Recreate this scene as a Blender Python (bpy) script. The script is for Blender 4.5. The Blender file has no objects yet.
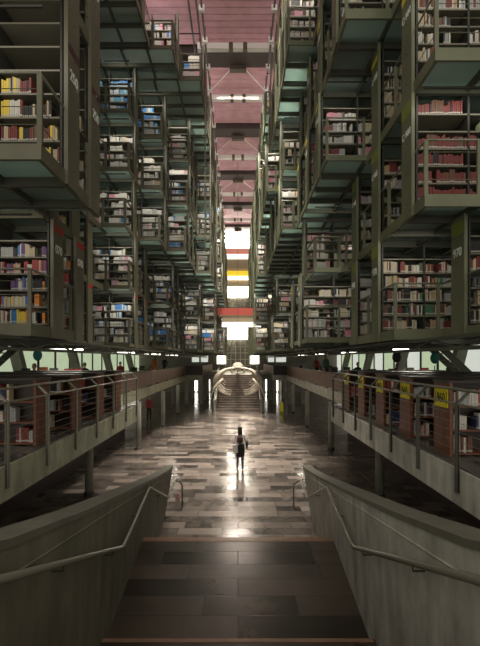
import bpy, math, random, time
T0 = time.time()
from mathutils import Vector, Matrix
R = random.Random(7)
sc = bpy.context.scene
COL = sc.collection
PI = math.pi
EYE = 4.3            # eye height above the hall floor
MZ = 2.8             # mezzanine floor
F = 467.0
U = [0.62, 2.98, 5.35, 7.75, 10.15, 12.55]     # deck heights above the eye
ORD = ['first', 'second', 'third', 'fourth', 'fifth', 'sixth', 'seventh', 'eighth', 'ninth', 'tenth', 'eleventh', 'twelfth',
       'thirteenth', 'fourteenth', 'fifteenth', 'sixteenth', 'seventeenth', 'eighteenth', 'nineteenth', 'twentieth']
def ordn(i):
    return ORD[i] if i < len(ORD) else '%dth' % (i + 1)
LEVEL = ['lowest', 'second', 'third', 'fourth', 'fifth', 'topmost']

# ------------------------------------------------------------------ materials
MATS = {}
def mat(name, col, rough=0.5, metal=0.0, noise=0.0, nscale=4.0, emit=None, estr=0.0, bump=0.0, stretch=None, spec=0.5, col2=None):
    if name in MATS: return MATS[name]
    m = bpy.data.materials.new(name); m.use_nodes = True
    nt = m.node_tree; b = nt.nodes['Principled BSDF']
    b.inputs['Base Color'].default_value = (*col, 1); b.inputs['Roughness'].default_value = rough
    b.inputs['Metallic'].default_value = metal
    b.inputs['Specular IOR Level'].default_value = spec
    if noise or bump:
        tc = nt.nodes.new('ShaderNodeTexCoord'); mp = nt.nodes.new('ShaderNodeMapping')
        if stretch: mp.inputs['Scale'].default_value = stretch
        n = nt.nodes.new('ShaderNodeTexNoise'); n.inputs['Scale'].default_value = nscale; n.inputs['Detail'].default_value = 6
        nt.links.new(tc.outputs['Object'], mp.inputs[0]); nt.links.new(mp.outputs[0], n.inputs['Vector'])
        if noise:
            mx = nt.nodes.new('ShaderNodeMix'); mx.data_type = 'RGBA'
            lo = tuple(c * (1 - noise) for c in col); hi = tuple(min(1, c * (1 + noise)) for c in (col2 or col))
            mx.inputs[6].default_value = (*lo, 1); mx.inputs[7].default_value = (*hi, 1)
            r = nt.nodes.new('ShaderNodeMapRange'); r.inputs[1].default_value = .3; r.inputs[2].default_value = .7
            nt.links.new(n.outputs['Fac'], r.inputs[0]); nt.links.new(r.outputs[0], mx.inputs[0])
            nt.links.new(mx.outputs[2], b.inputs['Base Color'])
        if bump:
            bp = nt.nodes.new('ShaderNodeBump'); bp.inputs['Strength'].default_value = bump; bp.inputs['Distance'].default_value = .02
            nt.links.new(n.outputs['Fac'], bp.inputs['Height']); nt.links.new(bp.outputs[0], b.inputs['Normal'])
    if emit:
        b.inputs['Emission Color'].default_value = (*emit, 1); b.inputs['Emission Strength'].default_value = estr
    MATS[name] = m
    return m

def stone_mat(name, c1, c2, c3, rough, scale=(1, 1, 1), bw=1.3, rh=.62):
    m = bpy.data.materials.new(name); m.use_nodes = True; nt = m.node_tree; L = nt.links
    b = nt.nodes['Principled BSDF']
    tc = nt.nodes.new('ShaderNodeTexCoord'); mp = nt.nodes.new('ShaderNodeMapping'); mp.inputs['Scale'].default_value = scale
    L.new(tc.outputs['Object'], mp.inputs[0])
    def brick(a, bb, bias, mort, seed):
        k = nt.nodes.new('ShaderNodeTexBrick'); k.inputs['Scale'].default_value = 1
        k.inputs['Brick Width'].default_value = bw; k.inputs['Row Height'].default_value = rh
        k.inputs['Mortar Size'].default_value = .008; k.inputs['Mortar Smooth'].default_value = .1
        k.offset = .37; k.offset_frequency = 2; k.squash = .62; k.squash_frequency = 3
        k.inputs['Color1'].default_value = (*a, 1); k.inputs['Color2'].default_value = (*bb, 1); k.inputs['Mortar'].default_value = (*mort, 1)
        k.inputs['Bias'].default_value = bias
        L.new(mp.outputs[0], k.inputs['Vector'])
        return k
    k = brick(c1, c2, -.1, (.01, .009, .008), 0)
    n = nt.nodes.new('ShaderNodeTexNoise'); n.inputs['Scale'].default_value = 1.8; n.inputs['Detail'].default_value = 8; n.inputs['Roughness'].default_value = .65
    n.inputs['Distortion'].default_value = 1.2
    L.new(mp.outputs[0], n.inputs['Vector'])
    n2 = nt.nodes.new('ShaderNodeTexNoise'); n2.inputs['Scale'].default_value = .55; n2.inputs['Detail'].default_value = 2
    L.new(mp.outputs[0], n2.inputs['Vector'])
    mx = nt.nodes.new('ShaderNodeMix'); mx.data_type = 'RGBA'; mx.blend_type = 'MIX'
    rr = nt.nodes.new('ShaderNodeMapRange'); rr.inputs[1].default_value = .46; rr.inputs[2].default_value = .7; rr.inputs[4].default_value = .45
    L.new(n.outputs['Fac'], rr.inputs[0]); L.new(rr.outputs[0], mx.inputs[0]); L.new(k.outputs['Color'], mx.inputs[6]); mx.inputs[7].default_value = (*c3, 1)
    L.new(mx.outputs[2], b.inputs['Base Color'])
    kr = brick((.0, .0, .0), (1, 1, 1), 0, (1, 1, 1), 1)
    mr = nt.nodes.new('ShaderNodeMapRange'); mr.inputs[3].default_value = rough - .07; mr.inputs[4].default_value = rough + .1
    L.new(kr.outputs['Color'], mr.inputs[0]); L.new(mr.outputs[0], b.inputs['Roughness'])
    bp = nt.nodes.new('ShaderNodeBump'); bp.inputs['Strength'].default_value = .06; bp.inputs['Distance'].default_value = .01
    L.new(n.outputs['Fac'], bp.inputs['Height']); L.new(bp.outputs[0], b.inputs['Normal'])
    return m

def concrete_mat(name, col, dark=.35, rough=.75):
    m = bpy.data.materials.new(name); m.use_nodes = True; nt = m.node_tree; L = nt.links
    b = nt.nodes['Principled BSDF']; b.inputs['Roughness'].default_value = rough
    tc = nt.nodes.new('ShaderNodeTexCoord')
    n = nt.nodes.new('ShaderNodeTexNoise'); n.inputs['Scale'].default_value = 2.2; n.inputs['Detail'].default_value = 9; n.inputs['Roughness'].default_value = .68
    L.new(tc.outputs['Object'], n.inputs['Vector'])
    mp = nt.nodes.new('ShaderNodeMapping'); mp.inputs['Scale'].default_value = (2.6, 2.6, .55)
    L.new(tc.outputs['Object'], mp.inputs[0])
    n2 = nt.nodes.new('ShaderNodeTexNoise'); n2.inputs['Scale'].default_value = 1.6; n2.inputs['Detail'].default_value = 5; L.new(mp.outputs[0], n2.inputs['Vector'])
    ad = nt.nodes.new('ShaderNodeMath'); ad.operation = 'ADD'; L.new(n.outputs['Fac'], ad.inputs[0]); L.new(n2.outputs['Fac'], ad.inputs[1])
    r = nt.nodes.new('ShaderNodeMapRange'); r.inputs[1].default_value = .72; r.inputs[2].default_value = 1.25
    L.new(ad.outputs[0], r.inputs[0])
    mx = nt.nodes.new('ShaderNodeMix'); mx.data_type = 'RGBA'
    mx.inputs[6].default_value = (*[c * (1 - dark) for c in col], 1); mx.inputs[7].default_value = (*[c * (1 + dark) for c in col], 1)
    L.new(r.outputs[0], mx.inputs[0]); L.new(mx.outputs[2], b.inputs['Base Color'])
    bp = nt.nodes.new('ShaderNodeBump'); bp.inputs['Strength'].default_value = .15; bp.inputs['Distance'].default_value = .01
    L.new(n2.outputs['Fac'], bp.inputs['Height']); L.new(bp.outputs[0], b.inputs['Normal'])
    return m

steel = mat('olive_painted_steel', (.150, .158, .092), .48, .0, .16, 1.5)
steel_l = mat('olive_brown_painted_steel', (.125, .116, .074), .48, .0, .16, 1.5)
steel_d = mat('dark_steel', (.035, .035, .028), .5)
rail_m = mat('rail_steel', (.22, .21, .16), .38, .35)
shelf_m = mat('shelf_steel', (.17, .155, .115), .5)
up_m = mat('upright_dark', (.03, .029, .024), .55)
teal = mat('teal_glass_floor', (.32, .41, .37), .3, 0, .35, .8)
nt_ = teal.node_tree; b_ = nt_.nodes['Principled BSDF']; tr_ = nt_.nodes.new('ShaderNodeBsdfTranslucent'); tr_.inputs[0].default_value = (.55, .68, .62, 1)
mx_ = nt_.nodes.new('ShaderNodeMixShader'); mx_.inputs[0].default_value = .5
nt_.links.new(b_.outputs[0], mx_.inputs[1]); nt_.links.new(tr_.outputs[0], mx_.inputs[2]); nt_.links.new(mx_.outputs[0], nt_.nodes['Material Output'].inputs[0])
girder_m = mat('girder_steel', (.075, .075, .055), .5)
rose = mat('rose_ceiling_slats', (.58, .31, .34), .55, 0, .12, 2)
rose_b = mat('rose_brown_beam', (.05, .033, .028), .6)
white_t = mat('white_tube', (.82, .80, .74), .45)
brown_rod = mat('brown_rod', (.10, .075, .055), .5)
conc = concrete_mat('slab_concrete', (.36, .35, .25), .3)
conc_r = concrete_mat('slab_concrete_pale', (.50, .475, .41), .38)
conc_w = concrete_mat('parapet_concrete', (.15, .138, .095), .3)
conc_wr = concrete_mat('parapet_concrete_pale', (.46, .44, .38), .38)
conc_c = concrete_mat('column_concrete', (.28, .27, .22), .2)
cap_m = mat('parapet_cap', (.13, .12, .09), .55, 0, .2, 3)
dkwood = mat('dark_wood', (.028, .014, .009), .42, 0, .3, 3, stretch=(1, 1, 8))
redwood = mat('red_brown_wood', (.16, .05, .022), .4, 0, .4, 2.5, stretch=(6, 6, .8))
brownwood = mat('brown_wood', (.15, .052, .026), .62, 0, .35, 2.5, stretch=(6, 6, .8))
floor_m = stone_mat('polished_stone_tiles', (.040, .034, .032), (.235, .19, .16), (.27, .215, .175), .16, bw=1.1, rh=.44)
stair_m = stone_mat('stone_treads', (.026, .019, .014), (.085, .060, .042), (.12, .085, .06), .31, bw=1.9, rh=.47)
mezz_m = stone_mat('mezzanine_tiles', (.05, .048, .044), (.12, .115, .10), (.16, .15, .13), .28)
nosing = mat('copper_stone_nosing', (.26, .15, .095), .32, 0, .2, 5)
brownwall = mat('dark_brown_wall', (.045, .022, .016), .5, 0, .3, 1)
redwall = mat('dark_red_wall', (.06, .028, .018), .5, 0, .3, 1)
brown_perf = mat('perforated_brown_panel', (.21, .115, .085), .5, .2, .25, 60)
yellow = mat('yellow_sign', (.80, .68, .01), .5)
blackp = mat('black_print', (.01, .01, .01), .6)
whitep = mat('white_print', (.80, .82, .78), .6)
red_band = mat('red_band', (.42, .02, .02), .5)
mar_band = mat('maroon_band', (.06, .012, .025), .5)
yel_band = mat('yellow_band', (.80, .66, .02), .5)
olive_band = mat('olive_band', (.24, .27, .05), .5)
sticker = mat('shelf_mark_sticker', (.46, .45, .40), .6)
pages = mat('page_block', (.5, .45, .34), .8)
bone = mat('whale_bone', (.52, .45, .36), .6, 0, .15, 4)
bone_g = mat('graphite_bone', (.06, .05, .045), .5)
green_pane = mat('pale_green_translucent_glazing', (.30, .36, .24), .4, 0, .1, 1, emit=(.62, .74, .48), estr=.6)
white_pane = mat('white_glazing', (.5, .52, .46), .4, emit=(.85, .9, .8), estr=.62)
teal_wall = mat('teal_translucent_wall', (.12, .2, .17), .4, 0, .3, .7, emit=(.30, .46, .38), estr=.10)
bright = mat('daylight_window', (.9, .9, .85), .4, emit=(1, .90, .76), estr=36)
bright2 = mat('daylight_panel', (.9, .9, .85), .4, emit=(1, .95, .85), estr=5)
bright3 = mat('bright_doorway', (.9, .9, .85), .4, emit=(1, .93, .8), estr=2.6)
tube_m = mat('lamp_tube', (.9, .9, .9), .4, emit=(1, .95, .82), estr=5)
ban_red = mat('glowing_red_banner', (.42, .07, .05), .6, emit=(.6, .13, .09), estr=.25)  # banner cloths glow by themselves; their lit look is put into the material
ban_pink = mat('glowing_salmon_banner', (.60, .22, .15), .6, emit=(.8, .34, .25), estr=.4)
ban_yel = mat('glowing_yellow_banner', (.8, .55, .02), .6, emit=(1, .72, .05), estr=.75)
ban_beige = mat('glowing_beige_banner', (.36, .28, .17), .6, emit=(.75, .6, .38), estr=.12)
ban_white = mat('glowing_white_banner', (.75, .73, .66), .6, emit=(1, .97, .88), estr=1.3)
darkwall = mat('dark_outer_wall', (.022, .026, .022), .7)
teal_sign = mat('teal_disc', (.01, .20, .16), .5)
skin_m = mat('skin', (.45, .26, .18), .5)
hair_m = mat('dark_hair', (.012, .009, .007), .5)
cloth = {k: mat(k + '_cloth', c, .8) for k, c in dict(white=(.65, .63, .6), black=(.015, .015, .018), jeans=(.06, .11, .20), red=(.35, .03, .03),
         orange=(.5, .16, .04), green=(.03, .08, .05), maroon=(.06, .025, .025), grey=(.15, .15, .15)).items()}

PAL = [('cream', (.46, .38, .25)), ('white', (.56, .54, .48)), ('grey', (.32, .32, .31)), ('tan', (.40, .27, .15)), ('dark red', (.17, .028, .025)),
       ('red', (.36, .06, .05)), ('blue', (.03, .16, .42)), ('light blue', (.12, .38, .55)), ('navy', (.02, .03, .09)), ('black', (.015, .014, .013)),
       ('brown', (.13, .06, .035)), ('orange', (.62, .22, .04)), ('yellow', (.68, .50, .06)), ('green', (.05, .16, .08)), ('pale green', (.38, .48, .30)),
       ('purple', (.12, .05, .16)), ('pink', (.55, .22, .28))]
BM = [mat(n.replace(' ', '_') + '_book', c, .55) for n, c in PAL]

# ------------------------------------------------------------------ mesh helpers
class MB:
    def __init__(s): s.v = []; s.f = []; s.m = []; s.mi = 0
    def box(s, x0, x1, y0, y1, z0, z1):
        if x0 > x1: x0, x1 = x1, x0
        if y0 > y1: y0, y1 = y1, y0
        if z0 > z1: z0, z1 = z1, z0
        s.hex([(x0, y0, z0), (x1, y0, z0), (x1, y1, z0), (x0, y1, z0), (x0, y0, z1), (x1, y0, z1), (x1, y1, z1), (x0, y1, z1)])
        return s
    def hex(s, p):
        b = len(s.v); s.v += [tuple(q) for q in p]
        for f in ((0, 3, 2, 1), (4, 5, 6, 7), (0, 1, 5, 4), (1, 2, 6, 5), (2, 3, 7, 6), (3, 0, 4, 7)):
            s.f.append(tuple(b + i for i in f)); s.m.append(s.mi)
        return s
    def bar(s, a, b, w, h=None, up=(0, 0, 1)):
        h = h or w; a = Vector(a); b = Vector(b); d = (b - a).normalized(); u = Vector(up)
        if abs(d.dot(u)) > .98: u = Vector((0, 1, 0))
        r = d.cross(u).normalized(); u = r.cross(d).normalized()
        r *= w / 2; u *= h / 2
        s.hex([a - r - u, a + r - u, b + r - u, b - r - u, a - r + u, a + r + u, b + r + u, b - r + u])
        return s
    def tube(s, pts, r, n=8, cap=True):
        pts = [Vector(p) for p in pts]; rs = r if isinstance(r, (list, tuple)) else [r] * len(pts)
        b = len(s.v)
        for i, p in enumerate(pts):
            d = (pts[min(i + 1, len(pts) - 1)] - pts[max(i - 1, 0)]).normalized()
            u = Vector((0, 0, 1)) if abs(d.z) < .95 else Vector((0, 1, 0))
            a = d.cross(u).normalized(); c = a.cross(d).normalized()
            for k in range(n):
                t = 2 * PI * k / n
                s.v.append(tuple(p + (a * math.cos(t) + c * math.sin(t)) * rs[i]))
        for i in range(len(pts) - 1):
            for k in range(n):
                s.f.append((b + i * n + k, b + i * n + (k + 1) % n, b + (i + 1) * n + (k + 1) % n, b + (i + 1) * n + k)); s.m.append(s.mi)
        if cap:
            s.f.append(tuple(b + k for k in range(n))[::-1]); s.m.append(s.mi)
            e = b + (len(pts) - 1) * n
            s.f.append(tuple(e + k for k in range(n))); s.m.append(s.mi)
        return s
    def lathe(s, prof, c=(0, 0, 0), n=16):
        b = len(s.v)
        for r, z in prof:
            for k in range(n):
                t = 2 * PI * k / n; s.v.append((c[0] + r * math.cos(t), c[1] + r * math.sin(t), c[2] + z))
        for i in range(len(prof) - 1):
            for k in range(n):
                s.f.append((b + i * n + k, b + i * n + (k + 1) % n, b + (i + 1) * n + (k + 1) % n, b + (i + 1) * n + k)); s.m.append(s.mi)
        s.f.append(tuple(b + k for k in range(n))[::-1]); s.m.append(s.mi)
        e = b + (len(prof) - 1) * n; s.f.append(tuple(e + k for k in range(n))); s.m.append(s.mi)
        return s
    def ball(s, c, rx, ry, rz, n=10, m=7):
        prof = []
        b = len(s.v)
        for i in range(m + 1):
            a = PI * i / m
            for k in range(n):
                t = 2 * PI * k / n
                s.v.append((c[0] + rx * math.sin(a) * math.cos(t), c[1] + ry * math.sin(a) * math.sin(t), c[2] - rz * math.cos(a)))
        for i in range(m):
            for k in range(n):
                s.f.append((b + i * n + k, b + i * n + (k + 1) % n, b + (i + 1) * n + (k + 1) % n, b + (i + 1) * n + k)); s.m.append(s.mi)
        return s
    def mesh(s, name, mats, smooth=False):
        me = bpy.data.meshes.new(name); me.from_pydata(s.v, [], s.f)
        for m in (mats if isinstance(mats, (list, tuple)) else [mats]): me.materials.append(m)
        me.polygons.foreach_set('material_index', s.m)
        if smooth: me.polygons.foreach_set('use_smooth', [True] * len(s.f))
        me.update(); return me
    def build(s, name, mats, parent=None, smooth=False):
        if not s.f: return None
        o = bpy.data.objects.new(name, s.mesh(name, mats, smooth)); COL.objects.link(o)
        if parent: o.parent = parent
        return o
def tag(o, label=None, cat=None, group=None, kind=None):
    if label: o['label'] = label
    if cat: o['category'] = cat
    if group: o['group'] = group
    if kind: o['kind'] = kind
    return o
def thing(name, label, cat, loc=(0, 0, 0), group=None):
    o = bpy.data.objects.new(name, None); COL.objects.link(o); o.location = loc; o.empty_display_size = .1
    return tag(o, label, cat, group)
def smooth_auto(o):
    for p in o.data.polygons: p.use_smooth = True

TXT = {}
def text_src(s, size, extr):
    if (s, size) in TXT: return TXT[(s, size)]
    cu = bpy.data.curves.new('lettering', 'FONT'); cu.body = s; cu.size = size; cu.align_x = 'CENTER'; cu.align_y = 'CENTER'; cu.extrude = extr
    cu.offset = size * .012
    t = bpy.data.objects.new('tmp', cu); COL.objects.link(t)
    dg = bpy.context.evaluated_depsgraph_get(); dg.update()
    me = bpy.data.meshes.new_from_object(t.evaluated_get(dg))
    bpy.data.objects.remove(t); TXT[(s, size)] = me
    return me
def text_mesh(s, size, m, name, parent, M, extr=.004):
    me = text_src(s, size, extr).copy(); me.name = name
    me.materials.clear(); me.materials.append(m); me.transform(M)
    o = bpy.data.objects.new(name, me); COL.objects.link(o); o.parent = parent
    return o
def side_matrix(side, x, y, z):
    # text on a plane x = const, read from the nave
    if side < 0: rot = Matrix(((0, 0, 1), (1, 0, 0), (0, 1, 0))).to_4x4()      # text right = +y , up = z, normal +x
    else: rot = Matrix(((0, 0, -1), (-1, 0, 0), (0, 1, 0))).to_4x4()            # text right = -y, normal -x
    return Matrix.Translation((x, y, z)) @ rot

for q in (('070', .24), ('250', .24), ('280', .24), ('970', .24), ('C·900', .19)): text_src(*q, .004)
text_src('860', .2, .002)
BOOKS = []     # (x, y, z, w, h, d, pal, casekey, shelf index, order)
def fill_shelf(x0, x1, yf, z, hmax, key, shelf, fill, scale=1.0, mood=None):
    """books standing along x between x0 and x1, spines at y = yf facing -y"""
    if x0 > x1: x0, x1 = x1, x0
    if fill <= 0: return
    x = x0 + .03; end = x0 + (x1 - x0) * fill
    if R.random() < .25: x, end = x + (x1 - x0) * (1 - fill) , x1 - .03
    n = 0
    run = R.choice(mood or range(len(PAL))); runlen = R.randint(2, 8); rh = R.uniform(.62, .92)
    while x < end:
        if runlen <= 0:
            run = R.choice(mood or range(len(PAL))); runlen = R.randint(1, 7); rh = R.uniform(.6, .95)
            if R.random() < .12: x += R.uniform(.03, .15)
        w = R.uniform(.022, .045) * scale
        if x + w > x1 - .02: break
        h = hmax * min(.97, rh + R.uniform(-.06, .06))
        p = run if R.random() < .75 else R.choice(mood or range(len(PAL)))
        BOOKS.append((x + w / 2, yf + R.uniform(0, .015), z, w * .94, h, .17, p, key, shelf, n))
        x += w; n += 1; runlen -= 1

# ------------------------------------------------------------------ people
def person(name_label, x, y, z0, h, rot, top, bottom, bag=None, seated=False, hairlen=.22, walk=0.0, boots=None):
    root = thing('person', name_label, 'person', (x, y, z0)); root.rotation_euler = (0, 0, rot); k = h / 1.7
    me = bpy.data.meshes.new('body')
    def J(*p): return tuple(c * k for c in p)
    if not seated:
        V = [J(0, 0, .93), J(0, 0, 1.08), J(0, .0, 1.25), J(0, .01, 1.38), J(0, 0, 1.46), J(0, -.01, 1.54),
             J(.09, 0, .88), J(.10, -.02 - walk, .50), J(.10, .03 - walk * 1.6, .09), J(.11, -.10 - walk * 1.6, .035),
             J(-.09, 0, .88), J(-.10, -.02 + walk, .50), J(-.10, .03 + walk * 1.4, .09), J(-.11, -.10 + walk * 1.4, .035),
             J(.17, .01, 1.37), J(.22, .03, 1.12), J(.20, -.06, .90), J(.20, -.09, .82),
             J(-.17, .01, 1.37), J(-.23, .03, 1.12), J(-.24, -.05, .89), J(-.24, -.07, .81)]
    else:
        V = [J(0, 0, .52), J(0, 0, .68), J(0, .0, .85), J(0, -.01, .98), J(0, -.02, 1.06), J(0, -.03, 1.14),
             J(.09, -.02, .50), J(.11, -.42, .50), J(.11, -.42, .09), J(.11, -.53, .035),
             J(-.09, -.02, .50), J(-.11, -.42, .50), J(-.11, -.42, .09), J(-.11, -.53, .035),
             J(.17, 0, .97), J(.23, -.06, .73), J(.12, -.30, .77), J(.09, -.38, .775),
             J(-.17, 0, .97), J(-.23, -.06, .73), J(-.12, -.30, .77), J(-.09, -.38, .775)]
    E = [(0, 1), (1, 2), (2, 3), (3, 4), (4, 5), (0, 6), (6, 7), (7, 8), (8, 9), (0, 10), (10, 11), (11, 12), (12, 13), (3, 14), (14, 15), (15, 16), (16, 17), (3, 18), (18, 19), (19, 20), (20, 21)]
    rad = [.13, .115, .135, .11, .052, .05, .085, .062, .042, .035, .085, .062, .042, .035, .055, .042, .03, .03, .055, .042, .03, .03]
    me.from_pydata(V, E, []); me.materials.append(cloth[top])
    o = bpy.data.objects.new('body', me); COL.objects.link(o)
    sm = o.modifiers.new('s', 'SKIN')
    for i, r in enumerate(rad): me.skin_vertices[0].data[i].radius = (r * k * (1.15 if i < 3 else 1), r * k * (.85 if i < 4 else 1))
    me.skin_vertices[0].data[0].use_root = True
    sb = o.modifiers.new('ss', 'SUBSURF'); sb.levels = 2; sb.render_levels = 2
    dg = bpy.context.evaluated_depsgraph_get(); dg.update()
    m2 = bpy.data.meshes.new_from_object(o.evaluated_get(dg)); bpy.data.objects.remove(o)
    m2.materials.clear()
    for mm in (cloth[top], cloth[bottom], skin_m, cloth['black']): m2.materials.append(mm)
    hip = (.93 if not seated else .56) * k
    for p in m2.polygons:
        c = p.center; p.use_smooth = True
        arm = abs(c.x) > .155 * k
        if c.z < .10 * k: p.material_index = 3
        elif seated and c.y < -.08 * k and c.z < .60 * k: p.material_index = 1
        elif c.z < hip and not (arm and not seated): p.material_index = 1
        elif c.z > (1.45 if not seated else 1.05) * k: p.material_index = 2
        elif arm and ((not seated and c.z < .90 * k) or (seated and c.y < -.28 * k)): p.material_index = 2
        else: p.material_index = 0
    b = bpy.data.objects.new('body', m2); COL.objects.link(b); b.parent = root
    hz = (1.59 if not seated else 1.20) * k; hy = (0 if not seated else -.03) * k
    hd = MB(); hd.ball((0, hy, hz), .075 * k, .093 * k, .112 * k, 14, 10)
    hd.ball((0, hy - .094 * k, hz - .015 * k), .012 * k, .018 * k, .02 * k, 6, 5)
    for s in (-1, 1): hd.ball((s * .076 * k, hy + .005, hz - .01 * k), .01 * k, .02 * k, .03 * k, 6, 5)
    hd.build('head', skin_m, root, True)
    for s in (-1, 1): MB().ball((s * .03 * k, hy - .086 * k, hz + .01 * k), .012 * k, .008 * k, .008 * k, 6, 4).build('eye', hair_m, root)
    MB().box(-.022 * k, .022 * k, hy - .09 * k, hy - .08 * k, hz - .058 * k, hz - .05 * k).build('mouth', cloth['red'], root)
    hr = MB(); hr.ball((0, hy + .022 * k, hz + .022 * k), .088 * k, .095 * k, .115 * k, 14, 10)
    if hairlen > .15:
        hr.ball((0, hy + .06 * k, hz - hairlen * .45 * k), .09 * k, .055 * k, hairlen * .62 * k, 12, 8)
    hr.build('hair', hair_m, root, True)
    # fingers
    for s, i in ((1, 17), (-1, 21)):
        c = Vector(V[i]); fg = MB()
        if not seated: fg.ball(c + Vector((0, 0, .01 * k)), .014 * k, .038 * k, .03 * k, 8, 6)
        else: fg.ball(c + Vector((0, .01, 0)), .038 * k, .03 * k, .014 * k, 8, 6)
        for q in range(4):
            dx = (q - 1.5) * .017 * k
            ln = (.065, .078, .072, .055)[q] * k
            if not seated: fg.tube([c + Vector((0, dx, 0)), c + Vector((-s * .006, dx, -ln * .6)), c + Vector((-s * .02, dx, -ln))], [.009 * k, .008 * k, .006 * k], 6)
            else: fg.tube([c + Vector((dx, 0, 0)), c + Vector((dx, -ln, -.01))], [.009 * k, .006 * k], 6)
        if not seated: fg.tube([c + Vector((0, -.02 * k, .02 * k)), c + Vector((-s * .012, -.045 * k, -.025 * k))], [.01 * k, .007 * k], 6)
        else: fg.tube([c + Vector((-s * .02, .01, 0)), c + Vector((-s * .045, -.03, 0))], [.01 * k, .007 * k], 6)
        fg.build('hand', skin_m, root, True)
    return root
p = person('person with long dark hair and pale top standing alone mid-hall seen from behind', .08, 18.1, 0, 1.68, PI, 'white', 'jeans', walk=.03, hairlen=.32)
mb = MB(); mb.ball((.01, .13, 1.20), .12, .08, .17, 14, 10); tag(mb.build('backpack', cloth['maroon'], p, True), 'dark maroon backpack')
mb = MB(); mb.lathe([(.15, .52), (.16, .65), (.165, .8), (.15, .95), (.13, 1.02)], (-.02, 0, 0), 14)
for v in range(len(mb.v)): mb.v[v] = (mb.v[v][0], mb.v[v][1] * .75, mb.v[v][2])
mb.build('long_black_cardigan', cloth['black'], p, True)
mb = MB(); mb.ball((-.27, 0, 1.0), .05, .12, .16, 10, 8); mb.build('shoulder_bag', cloth['black'], p, True)
o = MB().hex([(-.20, 18.0, .62), (.0, 17.98, .60), (.02, 18.06, .60), (-.18, 18.08, .62), (-.19, 18.0, .90), (-.02, 17.98, .92), (-.0, 18.06, .92), (-.17, 18.08, .90)])
for i in range(8): o.v[i] = (o.v[i][0] - .02, o.v[i][1] - .12, o.v[i][2] + .1)
o = o.build('tote_bag', cloth['white']); tag(o, 'small white tote bag held by the person in the middle of the hall', 'bag')
person('person in red top and black trousers standing under the brown balustrade', -6.1, 32, 0, 1.75, .4, 'red', 'black')
person('person in orange clothes standing at the brown balustrade', -5.7, 31.8, MZ, 1.7, -.5, 'orange', 'orange')
person('person in dark clothes standing just beyond the orange-dressed visitor', -6.1, 38.8, MZ, 1.68, -.3, 'black', 'black')
person('person in dark green clothes standing behind the brown balustrade', 5.9, 31.2, MZ, 1.75, .5, 'green', 'black')
person('person in red top standing behind the brown balustrade', 5.75, 34.2, MZ, 1.65, .2, 'red', 'black')
person('person in grey top standing near the far end of the balustrade', 5.3, 39.5, MZ, 1.7, .2, 'grey', 'black')
person('seated reader with dark hair in grey at the first reading table', -8.0, 18.35, MZ, 1.7, 0, 'grey', 'black', seated=True, hairlen=.05)
person('seated reader with dark hair in black at the second reading table', -7.6, 23.15, MZ, 1.7, 0, 'black', 'black', seated=True, hairlen=.05)
person('seated reader in red at the third reading table', -7.8, 30.95, MZ, 1.7, 0, 'red', 'black', seated=True, hairlen=.05)
person('seated reader in black opposite the green-clad visitor', 6.6, 25.75, MZ, 1.7, 0, 'black', 'black', seated=True, hairlen=.05)
person('seated reader in pale top at the first table behind the yellow signs', 6.4, 18.75, MZ, 1.7, 0, 'white', 'black', seated=True, hairlen=.2)

# ------------------------------------------------------------------ SETTING: floors, walls
def struct(o, label, cat): return tag(o, label, cat, kind='structure')
m = MB().box(-13, 13, -3, 63, -.3, 0)
struct(m.build('floor', floor_m), 'polished dark stone tile floor of the long central hall', 'floor')

# stairs
def wl(y):  # lateral of stair parapet inner face (left), diverging
    return 1.09 + .0665 * y
XC = .0
m = MB(); mn = MB()
prof = []
z = MZ; y = .85
m.box(-1.2, 1.12, -3, y, -.0, z)
nst = 10
for i in range(nst):
    z -= .16; y1 = y + .45
    m.hex([(-wl(y) - .05, y, 0.001), (wl(y) + .05, y, 0.001), (wl(y1) + .05, y1, 0.001), (-wl(y1) - .05, y1, 0.001),
           (-wl(y) - .05, y, z), (wl(y) + .05, y, z), (wl(y1) + .05, y1, z), (-wl(y1) - .05, y1, z)])
    if i < nst - 1: mn.box(-wl(y1), wl(y1), y1 - .055, y1 + .008, z - .03, z + .004)
    y = y1
# landing
y1 = 8.1
m.hex([(-wl(y) - .05, y, 0.001), (wl(y) + .05, y, 0.001), (wl(y1) + .05, y1, 0.001), (-wl(y1) - .05, y1, 0.001),
       (-wl(y) - .05, y, z), (wl(y) + .05, y, z), (wl(y1) + .05, y1, z), (-wl(y1) - .05, y1, z)])
mn.box(-wl(y1) - .02, wl(y1) + .02, y1 - .17, y1 + .008, z - .03, z + .004)
y = y1; rz = z / 7
for i in range(6):
    z -= rz; y1 = y + .45
    m.hex([(-wl(y) - .05, y, 0.001), (wl(y) + .05, y, 0.001), (wl(y1) + .05, y1, 0.001), (-wl(y1) - .05, y1, 0.001),
           (-wl(y) - .05, y, z), (wl(y) + .05, y, z), (wl(y1) + .05, y1, z), (-wl(y1) - .05, y1, z)])
    mn.box(-wl(y1), wl(y1), y1 - .055, y1 + .008, z - .03, z + .004)
    y = y1
st = thing('staircase', 'wide dark stone staircase descending from the foreground to the hall floor', 'stairs')
m.build('steps', stair_m, st); tag(mn.build('nosing', nosing, st), 'copper-toned stone nosing strips')

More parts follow.
